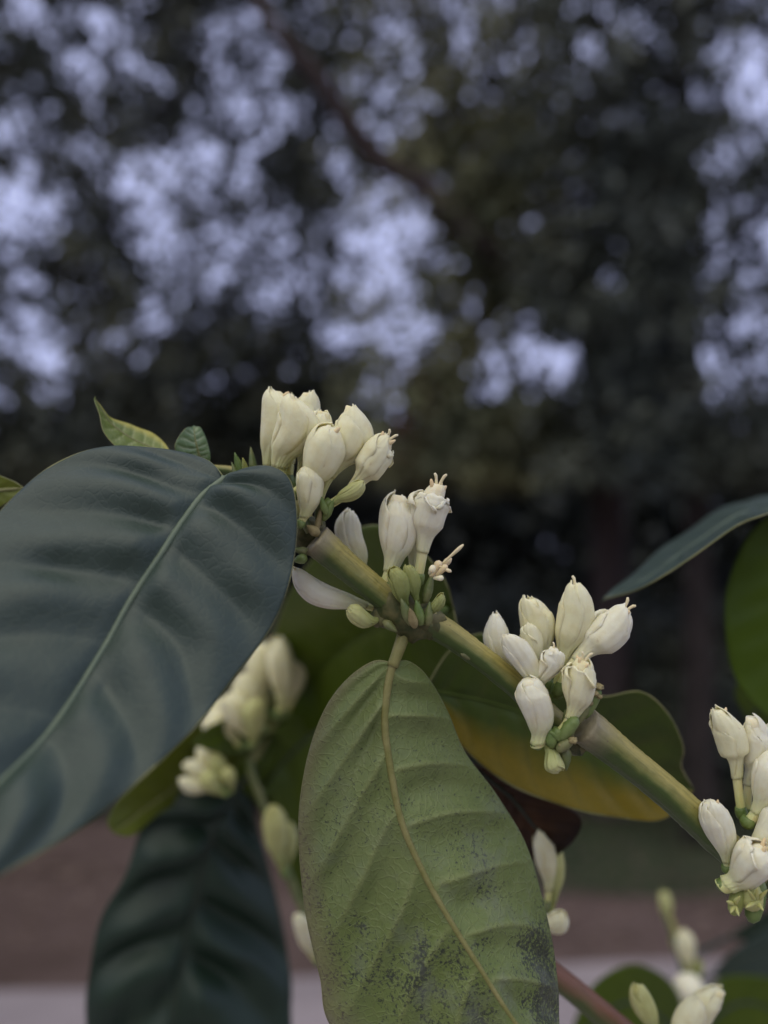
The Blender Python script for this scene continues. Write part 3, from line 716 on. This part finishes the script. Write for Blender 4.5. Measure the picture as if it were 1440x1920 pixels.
# --- flowers of the upper cluster
def fl(b, t, w, mat='petal', **kw): return flower(BR, b, t, w, mat, **kw)
fl((505, 905, 1.06), (513, 727, 1.05), 82, tf=.2, bend=-.05, stam=1, blunt=.25, seed=21)
fl((540, 905, 1.08), (541, 734, 1.08), 62, tf=.25, seed=22)
fl((520, 905, 1.02), (553, 744, 1.01), 92, tf=.2, bend=-.05, blunt=.35, seed=23, roll=.3)
fl((560, 910, 1.06), (580, 731, 1.05), 62, tf=.3, blunt=.7, seed=24)
fl((572, 920, 1.03), (606, 766, 1.02), 70, tf=.3, blunt=.7, seed=25)
fl((545, 930, .995), (627, 797, .99), 84, tf=.2, bend=-.07, stam=2, blunt=.5, seed=26, roll=.2)
fl((592, 950, 1.015), (662, 757, 1.015), 86, tf=.34, bend=-.05, stam=1, blunt=.4, seed=27)
fl((612, 950, 1.0), (730, 816, 1.0), 66, tf=.38, bend=-.05, style=2, stam=3, blunt=.6, open_=.18, seed=28)
fl((562, 985, .985), (583, 866, .985), 58, tf=.15, bend=-.05, blunt=.7, seed=29, roll=.0, npet=4)
fl((617, 952, .995), (682, 904, .985), 34, 'petal_g', tf=.2, blunt=.6, seed=30, calyx=False)
for b, t, w, m in (((600, 985, 1.01), (595, 925, 1.0), 22, 'bract'), ((606, 975, 1.0), (628, 935, .99), 22, 'calyx'), ((592, 1000, .995), (604, 945, .99), 15, 'scale'), ((578, 1000, 1.0), (566, 950, 1.0), 20, 'bract'), ((612, 965, .99), (600, 928, .98), 18, 'calyx'),
                   ((575, 1045, .995), (550, 1052, .99), 26, 'calyx'), ((580, 1035, 1.0), (548, 1030, .99), 20, 'bract'), ((598, 1002, .99), (575, 985, .985), 26, 'scale'),
                   ((455, 900, 1.06), (440, 848, 1.05), 22, 'calyx'), ((465, 900, 1.06), (455, 858, 1.045), 18, 'petal_gg'), ((478, 900, 1.07), (470, 838, 1.07), 20, 'bract'), ((448, 905, 1.05), (434, 866, 1.05), 14, 'bract')):
    bract(BR, b, t, w, m)
# --- second cluster
fl((676, 1085, 1.07), (655, 954, 1.07), 56, 'petal_w', tf=.1, bend=.02, blunt=.3, seed=41)
fl((718, 1105, 1.02), (747, 922, 1.02), 82, 'petal_w', tf=.22, bend=-.05, blunt=.2, seed=42, roll=.4)
fl((768, 1095, 1.06), (782, 932, 1.06), 66, 'petal_w', tf=.25, seed=43)
fl((782, 1090, 1.02), (826, 902, 1.01), 74, 'petal_w', tf=.34, bend=.03, open_=.22, style=2, stam=3, blunt=.8, seed=44)
bract(BR, (797, 1130, 1.0), (812, 1072, 1.0), 24, 'bract')
for i, (b, t, w, m) in enumerate((((808, 1082, 1.0), (826, 1052, 1.0), 20, 'petal_p'), ((818, 1080, .99), (838, 1060, .985), 15, 'petal_p'), ((812, 1078, 1.01), (846, 1046, 1.01), 16, 'petal_p'), ((814, 1084, .985), (830, 1084, .975), 14, 'petal_w'), ((806, 1075, .99), (812, 1064, .975), 16, 'petal_w'), ((828, 1058, 1.0), (869, 1021, .99), 9, 'style'), ((824, 1062, .99), (846, 1072, .98), 9, 'petal_p'))):
    bract(BR, b, t, w, m, 'withered_petal', tab=[(0, .5), (.3, .7), (.6, .9), (.85, 1), (1, .4)])
fl((768, 1150, .995), (737, 1064, .98), 42, 'petal_gg', tf=.2, blunt=.9, seed=45, calyx=False, twist=.15)
fl((788, 1145, .995), (763, 1058, .99), 34, 'petal_gg', tf=.25, blunt=.9, seed=46, calyx=False, twist=.15)
fl((795, 1170, .99), (832, 1114, .98), 24, 'petal_gg', tf=.3, blunt=.8, seed=47, calyx=False)
for b, t, w, m in (((770, 1170, .985), (752, 1122, .975), 26, 'bract'), ((790, 1170, .985), (780, 1125, .975), 26, 'calyx'), ((802, 1172, .985), (806, 1128, .98), 22, 'bract'), ((778, 1175, .98), (768, 1140, .97), 24, 'scale'), ((720, 1165, 1.0), (745, 1185, .99), 22, 'bract')):
    bract(BR, b, t, w, m)
fl((705, 1142, 1.04), (548, 1064, 1.02), 50, 'petal_w', tf=.12, bend=.08, blunt=.1, seed=48, npet=3, calyx=False)
fl((715, 1160, 1.01), (652, 1140, .99), 40, 'petal_g', tf=.1, blunt=.8, seed=49, calyx=False, bend=.12)
# --- third cluster
fl((985, 1310, 1.05), (926, 1146, 1.05), 54, 'petal_w', tf=.25, bend=.04, blunt=.4, seed=61)
fl((1018, 1305, 1.0), (945, 1190, .995), 54, 'petal_w', tf=.1, bend=-.04, blunt=.7, seed=62)
fl((1030, 1290, 1.055), (990, 1118, 1.05), 68, tf=.25, blunt=.5, seed=63)
fl((1005, 1290, 1.03), (990, 1168, 1.02), 46, tf=.25, blunt=.7, seed=64, open_=.1, npet=4)
fl((1045, 1300, 1.04), (1080, 1090, 1.03), 74, tf=.3, bend=-.02, blunt=.75, seed=65, style=1)
fl((1048, 1295, 1.02), (1178, 1136, 1.02), 74, 'petal_w', tf=.36, bend=.02, blunt=.7, open_=.12, style=2, stam=2, seed=66)
fl((1010, 1305, 1.0), (1040, 1212, .985), 46, 'petal_w', tf=.2, blunt=.8, open_=.25, style=1, stam=2, seed=67, npet=4)
fl((1008, 1398, .985), (988, 1270, .975), 70, 'petal_w', tf=.06, blunt=.9, belly=.3, seed=68, bend=-.06, tube_r=.5)
fl((1044, 1378, .975), (1092, 1232, .97), 66, tf=.28, bend=-.07, blunt=.85, open_=.12, stam=4, style=2, seed=69)
fl((1020, 1395, .985), (1050, 1448, .975), 40, 'petal_g', tf=.15, blunt=.9, seed=70, calyx=False)
for b, t, w, m in (((1040, 1400, .99), (1008, 1372, .985), 30, 'calyx'), ((1060, 1400, .985), (1062, 1445, .98), 26, 'bract'), ((1055, 1385, .98), (1030, 1372, .97), 26, 'calyx'), ((1066, 1392, .985), (1048, 1398, .965), 24, 'scale'), ((1035, 1400, .98), (1030, 1360, .975), 30, 'calyx'), ((1070, 1380, .985), (1060, 1330, .985), 30, 'bract')):
    bract(BR, b, t, w, m)
for b, t, w, m in (((1092, 1344, .99), (1121, 1286, .982), 36, 'calyx'), ((1072, 1362, .985), (1104, 1314, .975), 28, 'bract'), ((1050, 1385, .975), (1082, 1345, .965), 32, 'calyx'), ((1045, 1405, .975), (1072, 1388, .965), 26, 'bract')):
    bract(BR, b, t, w, m, 'young_fruit', tab=CUP)
for px, py, k, r, s in ((1122, 1288, .978, 9, 31), (1116, 1300, .972, 7, 32), (1124, 1306, .975, 6, 33), (1104, 1318, .972, 8, 34), (1074, 1388, .962, 9, 35)):
    lump('dried_calyx', BR, px, py, k, r, M['scale'], (1, 1, .7), .5, s)
# --- fourth cluster
fl((1392, 1530, 1.03), (1338, 1326, 1.03), 62, tf=.4, bend=-.05, open_=.08, stam=3, blunt=.5, seed=81)
fl((1402, 1530, 1.04), (1408, 1338, 1.03), 60, 'petal_w', tf=.36, bend=-.03, blunt=.6, seed=82)
fl((1425, 1530, 1.06), (1462, 1342, 1.05), 70, 'petal_w', tf=.3, blunt=.6, seed=83, stam=2)
fl((1400, 1545, 1.01), (1462, 1408, 1.0), 78, 'petal_w', tf=.2, blunt=.8, bend=-.05, seed=84)
fl((1365, 1632, .995), (1328, 1500, .985), 62, 'petal_w', tf=.15, blunt=.9, stam=1, seed=85, bend=-.03, open_=.05)
fl((1390, 1608, .99), (1472, 1512, .985), 78, 'petal_w', tf=.12, blunt=.9, bend=-.1, seed=86, tube_r=.45)
fl((1352, 1662, .98), (1442, 1592, .955), 78, 'petal_w', tf=.12, blunt=.9, open_=.25, stam=5, style=2, seed=87, tube_r=.5, bend=-.03)
fl((1420, 1600, 1.03), (1492, 1560, 1.02), 70, 'petal_w', tf=.2, blunt=.8, seed=88)
bract(BR, (1415, 1625, 1.0), (1365, 1580, .995), 34, 'scale')
for b, t, w, m in (((1392, 1650, .985), (1374, 1716, .97), 34, 'petal_gg'), ((1400, 1655, .985), (1416, 1708, .965), 52, 'petal_g'), ((1425, 1650, .99), (1408, 1730, .975), 40, 'calyx')):
    bract(BR, b, t, w, m, 'young_fruit', tab=CUP)
for i, (px, py) in enumerate(((1362, 1690), (1370, 1712), (1386, 1718), (1388, 1680), (1402, 1668), (1440, 1668), (1432, 1708), (1398, 1702), (1420, 1664))):
    bract(BR, (1376 if px < 1392 else 1418, 1695 if px < 1392 else 1690, .965), (px, py, .945), 10, 'petal_g', 'calyx_tooth')

# ------------------------------------------------------------------ branches behind
def fl2(root, b, t, w, mat='petal', **kw):
    kw.setdefault('q', .55); return flower(root, b, t, w, mat, **kw)
B2 = thing('coffee_branch', 'blurred coffee branch with yellowish buds and one dark hanging leaf, partly behind the big leaf', 'branch', at(700, 2000, 1.90), 'flowering coffee branches')
tube('stem', B2, [at(*p) for p in ((700, 2000, 1.75), (610, 1800, 1.75), (545, 1650, 1.75), (490, 1500, 1.75), (470, 1430, 1.78), (500, 1330, 1.83), (540, 1230, 1.90))], [u1 * r for r in (17, 16, 15, 14, 13, 10)], M['bract'], 12, 40, nz=.06)
for b, t, w, m in (((500, 1345, 1.83), (488, 1205, 1.83), 70, 'petal'), ((520, 1345, 1.78), (520, 1195, 1.78), 74, 'petal'), ((535, 1340, 1.85), (558, 1215, 1.85), 64, 'petal'), ((495, 1370, 1.75), (452, 1262, 1.75), 70, 'petal'), ((480, 1390, 1.72), (425, 1300, 1.71), 72, 'petal'),
                   ((455, 1400, 1.75), (385, 1340, 1.75), 78, 'petal'), ((470, 1400, 1.71), (480, 1310, 1.67), 60, 'petal_g'), ((445, 1370, 1.83), (392, 1310, 1.83), 66, 'petal'),
                   ((425, 1480, 1.75), (375, 1400, 1.75), 52, 'petal'), ((420, 1480, 1.72), (345, 1430, 1.71), 48, 'petal'), ((410, 1485, 1.69), (335, 1462, 1.67), 40, 'petal'), ((430, 1480, 1.73), (402, 1415, 1.72), 44, 'petal_g'), ((435, 1485, 1.71), (425, 1440, 1.69), 40, 'petal_g'), ((425, 1490, 1.67), (375, 1452, 1.65), 44, 'petal_g'),
                   ((535, 1640, 1.72), (512, 1508, 1.69), 64, 'petal_g'), ((540, 1640, 1.75), (540, 1540, 1.75), 40, 'petal_g'), ((595, 1805, 1.63), (556, 1712, 1.60), 46, 'petal')):
    fl2(B2, b, t, w * .78, m, tf=.2, blunt=.6, bend=rng.uniform(-.05, .05))
leaf(B2, [(440, 1478, 1.83), (400, 1560, 1.79), (375, 1650, 1.78), (350, 1760, 1.77), (325, 1920, 1.73), (290, 2200, 1.71)],
     [(440, 1478, 1.83), (390, 1476, 1.79), (330, 1488, 1.77), (270, 1540, 1.75), (235, 1640, 1.75), (190, 1720, 1.73), (168, 1820, 1.72), (162, 1920, 1.72), (190, 2060, 1.71), (290, 2200, 1.71)],
     [(440, 1478, 1.83), (468, 1500, 1.85), (492, 1580, 1.89), (520, 1690, 1.90), (540, 1790, 1.89), (546, 1880, 1.85), (520, 2020, 1.79), (290, 2200, 1.71)],
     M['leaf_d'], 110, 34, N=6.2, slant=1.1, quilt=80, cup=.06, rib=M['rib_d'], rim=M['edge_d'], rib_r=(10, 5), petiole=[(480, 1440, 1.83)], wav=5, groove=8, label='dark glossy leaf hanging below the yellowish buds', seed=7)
leaf(B2, [(540, 1330, 2.05), (380, 1440, 1.85), (212, 1562, 1.55)], [(540, 1330, 2.05), (440, 1320, 1.95), (270, 1440, 1.65), (205, 1530, 1.56), (212, 1562, 1.55)],
     [(540, 1330, 2.05), (500, 1420, 2.0), (370, 1490, 1.85), (300, 1525, 1.7), (250, 1566, 1.58), (212, 1562, 1.55)],
     M['leaf_yg'], 50, 16, rib=M['edge'], rib_r=(5, 3), petiole=[(480, 1420, 1.75)], label='yellow green leaf peeping out under the big leaf', seed=8)
leaf(B2, [(640, 1340, 1.93), (560, 1400, 1.90), (470, 1500, 1.87)], [(640, 1340, 1.93), (580, 1330, 1.93), (500, 1380, 1.90), (440, 1450, 1.87), (470, 1500, 1.87)], [(640, 1340, 1.93), (650, 1420, 1.93), (600, 1490, 1.90), (540, 1540, 1.90), (470, 1500, 1.87)],
     M['leaf_b'], 50, 16, rib=M['rib_d'], rib_r=(6, 3), petiole=[(545, 1240, 1.90), (600, 1300, 1.93)], label='dull green leaf in shade behind the buds', seed=9)
leaf(B2, [(600, 1500, 2.05), (570, 1600, 2.05), (600, 1720, 2.05)], [(600, 1500, 2.05), (545, 1530, 2.05), (520, 1620, 2.05), (600, 1720, 2.05)], [(600, 1500, 2.05), (650, 1540, 2.05), (680, 1640, 2.05), (600, 1720, 2.05)], M['leaf_b'], 40, 14, rib=M['rib_d'], petiole=[(530, 1600, 1.78)], seed=10)

leaf(B2, [(520, 1385, 1.9), (440, 1370, 1.75), (360, 1395, 1.65)], [(520, 1385, 1.9), (470, 1345, 1.8), (400, 1358, 1.7), (360, 1395, 1.65)], [(520, 1385, 1.9), (480, 1415, 1.8), (410, 1412, 1.7), (360, 1395, 1.65)], M['leaf_b'], 40, 14, rib=M['rib_g'], rib_r=(5, 3), petiole=[(490, 1440, 1.78)], label='small green leaf between the blurred bud clusters', seed=20)
leaf(B2, [(500, 1480, 1.85), (560, 1470, 1.9), (640, 1520, 1.95)], [(500, 1480, 1.85), (540, 1425, 1.9), (610, 1440, 1.93), (640, 1520, 1.95)], [(500, 1480, 1.85), (530, 1530, 1.88), (600, 1560, 1.92), (640, 1520, 1.95)], M['leaf_b'], 40, 14, rib=M['rib_g'], rib_r=(5, 3), petiole=[(490, 1490, 1.76)], seed=21)
leaf(B2, [(480, 1450, 2.1), (560, 1400, 2.2), (680, 1390, 2.3)], [(480, 1450, 2.1), (520, 1370, 2.2), (620, 1330, 2.25), (680, 1390, 2.3)], [(480, 1450, 2.1), (560, 1480, 2.2), (640, 1460, 2.25), (680, 1390, 2.3)], M['leaf_b'], 40, 14, rib=M['rib_g'], rib_r=(5, 3), petiole=[(478, 1460, 1.8)], seed=22)

B3 = thing('coffee_branch', 'blurred coffee branch behind with a rolled blue green leaf and a backlit bright green leaf', 'branch', at(1700, 1500, 1.6), 'flowering coffee branches')
tube('stem', B3, [at(*p) for p in ((1750, 1650, 1.6), (1640, 1300, 1.6), (1570, 1050, 1.6), (1540, 900, 1.6))], [u1 * r for r in (34, 30, 26, 20)], M['stem'], 12, 26, nz=.06)
leaf(B3, [(1560, 932, 1.45), (1450, 955, 1.42), (1380, 972, 1.38), (1300, 1022, 1.34), (1220, 1080, 1.31), (1130, 1128, 1.3)], [(1560, 932, 1.45), (1480, 930, 1.62), (1400, 940, 1.6), (1330, 968, 1.56), (1270, 1010, 1.5), (1200, 1062, 1.42), (1130, 1128, 1.3)],
     [(1560, 932, 1.45), (1450, 962, 1.2), (1380, 985, 1.18), (1300, 1052, 1.18), (1230, 1092, 1.2), (1130, 1128, 1.3)], M['leaf'], 70, 20, N=9, quilt=8, rim=M['edge'], rib=M['rib'], rib_r=(6, 3), petiole=[(1560, 960, 1.58)], wav=7, label='blue green leaf seen edge on with a wavy fold', seed=11)
leaf(B3, [(1500, 935, 1.5), (1500, 1080, 1.48), (1505, 1230, 1.47), (1510, 1390, 1.46)], [(1500, 935, 1.5), (1440, 968, 1.5), (1395, 1015, 1.5), (1367, 1085, 1.5), (1357, 1160, 1.49), (1368, 1240, 1.48), (1400, 1305, 1.47), (1450, 1350, 1.46), (1510, 1390, 1.46)],
     [(1500, 935, 1.5), (1580, 980, 1.5), (1640, 1100, 1.5), (1640, 1240, 1.49), (1580, 1340, 1.47), (1510, 1390, 1.46)], M['leaf_g'], 60, 18, N=9, quilt=5, wav=6, rim=M['edge_d'], rib=M['rib'], rib_r=(6, 3), petiole=[(1550, 930, 1.58)], label='bright backlit green leaf with wavy margin', seed=12)
leaf(B3, [(1560, 1180, 1.75), (1480, 1270, 1.72), (1400, 1350, 1.7)], [(1560, 1180, 1.75), (1440, 1210, 1.73), (1380, 1290, 1.71), (1400, 1350, 1.7)], [(1560, 1180, 1.75), (1570, 1280, 1.74), (1480, 1370, 1.72), (1400, 1350, 1.7)], M['leaf_b'], 40, 14, rib=M['rib_d'], petiole=[(1600, 1180, 1.62)], seed=13)

B4 = thing('coffee_branch', 'lower coffee branch with reddish stem crossing under the pale mould specked leaf', 'branch', at(1320, 2060, 1.3), 'flowering coffee branches')
tube('stem', B4, [at(*p) for p in ((1330, 2070, 1.25), (1180, 1945, 1.25), (1110, 1885, 1.25), (1040, 1830, 1.26), (900, 1740, 1.28), (820, 1690, 1.3))], [u1 * r for r in (32, 30, 28, 27, 22)], M['stem_red'], 12, 30, nz=.06)
for b, t, w, m in (((1240, 1965, 1.22), (1191, 1846, 1.2), 44, 'petal_g'), ((1255, 1990, 1.2), (1312, 1872, 1.19), 56, 'petal'), ((1275, 1990, 1.22), (1356, 1852, 1.22), 56, 'petal'),
                   ((1025, 1700, 1.28), (1012, 1555, 1.28), 44, 'petal'), ((1030, 1720, 1.29), (1040, 1580, 1.29), 40, 'petal_g'), ((1005, 1750, 1.24), (1060, 1715, 1.22), 44, 'petal'), ((585, 1800, 1.3), (558, 1716, 1.3), 10, 'petal')):
    if w > 10: fl2(B4, b, t, w, m, tf=.25, blunt=.6, bend=rng.uniform(-.05, .05), q=.8)
tube('stem', B4, [at(*p) for p in ((1000, 1800, 1.27), (1010, 1740, 1.27), (1025, 1690, 1.28))], [u1 * r for r in (14, 12, 11)], M['bract'], 8, 10)
tube('stem', B4, [at(*p) for p in ((1200, 1965, 1.25), (1240, 1985, 1.23), (1275, 1990, 1.22))], [u1 * r for r in (20, 18, 12)], M['bract'], 8, 10)
leaf(B4, [(880, 1432, 1.3), (960, 1500, 1.29), (1010, 1560, 1.28), (1040, 1612, 1.28)], [(880, 1432, 1.3), (960, 1450, 1.28), (1040, 1498, 1.26), (1090, 1548, 1.25), (1040, 1612, 1.28)], [(880, 1432, 1.3), (905, 1500, 1.32), (950, 1565, 1.32), (1000, 1610, 1.3), (1040, 1612, 1.28)],
     M['leaf_w'], 50, 16, quilt=8, wav=9, rib=M['rib_d'], rib_r=(5, 3), petiole=[(850, 1710, 1.3), (870, 1550, 1.32)], pet_r=6, label='withered dark brown leaf with an orange sheen', seed=14)

B5 = thing('coffee_branch', 'small blurred coffee shoot with two pale buds and round dark leaves above the pale path', 'branch', at(1330, 2150, 2.3), 'flowering coffee branches')
tube('stem', B5, [at(*p) for p in ((1330, 2150, 2.3), (1310, 1960, 2.3), (1290, 1840, 2.3), (1265, 1750, 2.35), (1246, 1700, 2.4))], [u1 * r for r in (34, 30, 28, 22, 14)], M['stem'], 10, 24)
for b, t, w, m in (((1256, 1740, 2.4), (1243, 1672, 2.4), 26, 'petal_g'), ((1290, 1830, 2.3), (1284, 1745, 2.28), 38, 'petal'), ((1280, 1800, 2.35), (1262, 1752, 2.35), 24, 'petal_gg'), ((1300, 1850, 2.3), (1312, 1800, 2.3), 24, 'petal_gg'), ((1300, 1890, 2.25), (1280, 1840, 2.2), 60, 'petal_w')):
    fl2(B5, b, t, w, m, tf=.2, blunt=.7, calyx=False)
leaf(B5, [(1290, 1950, 2.2), (1180, 1880, 2.1), (1060, 1960, 2.05)], [(1290, 1950, 2.2), (1265, 1850, 2.15), (1190, 1808, 2.1), (1110, 1850, 2.08), (1060, 1960, 2.05)], [(1290, 1950, 2.2), (1240, 2020, 2.1), (1140, 2050, 2.08), (1060, 1960, 2.05)], M['leaf_b'], 40, 14, rib=M['rib_d'], petiole=[(1312, 1980, 2.3)], seed=15)
leaf(B5, [(1310, 1930, 2.3), (1400, 1880, 2.3), (1520, 1930, 2.3)], [(1310, 1930, 2.3), (1330, 1850, 2.3), (1390, 1828, 2.3), (1480, 1850, 2.3), (1520, 1930, 2.3)], [(1310, 1930, 2.3), (1380, 2020, 2.3), (1480, 2010, 2.3), (1520, 1930, 2.3)], M['leaf_b'], 40, 14, rib=M['rib_d'], petiole=[(1308, 1950, 2.3)], seed=16)
leaf(B5, [(1330, 1830, 2.6), (1420, 1790, 2.6), (1560, 1780, 2.6)], [(1330, 1830, 2.6), (1380, 1780, 2.6), (1460, 1740, 2.6), (1560, 1780, 2.6)], [(1330, 1830, 2.6), (1420, 1850, 2.6), (1500, 1840, 2.6), (1560, 1780, 2.6)], M['leaf'], 40, 14, rib=M['rib_d'], petiole=[(1295, 1860, 2.35)], seed=17)
leaf(B5, [(1360, 1760, 2.7), (1440, 1730, 2.7), (1560, 1690, 2.7)], [(1360, 1760, 2.7), (1420, 1718, 2.7), (1490, 1680, 2.7), (1560, 1690, 2.7)], [(1360, 1760, 2.7), (1440, 1766, 2.7), (1520, 1740, 2.7), (1560, 1690, 2.7)], M['leaf_d'], 40, 14, rib=M['rib_d'], petiole=[(1280, 1800, 2.4)], seed=18)

B6 = thing('coffee_branch', 'coffee twig showing only a pointed yellow green leaf tip beside the big blue green leaf', 'branch', at(-260, 1000, 1.15), 'flowering coffee branches')
tube('stem', B6, [at(*p) for p in ((-330, 1300, 1.2), (-270, 1050, 1.18), (-220, 900, 1.15))], [u1 * r for r in (26, 22, 16)], M['stem'], 10, 16)
leaf(B6, [(-180, 940, 1.15), (-60, 925, 1.13), (44, 915, 1.12)], [(-180, 940, 1.15), (-120, 885, 1.14), (-30, 885, 1.13), (20, 900, 1.12), (44, 915, 1.12)], [(-180, 940, 1.15), (-120, 990, 1.14), (-30, 965, 1.13), (20, 938, 1.12), (44, 915, 1.12)], M['leaf_yg'], 50, 16, rib=M['edge'], petiole=[(-240, 950, 1.16)], rim=M['edge'], seed=19)
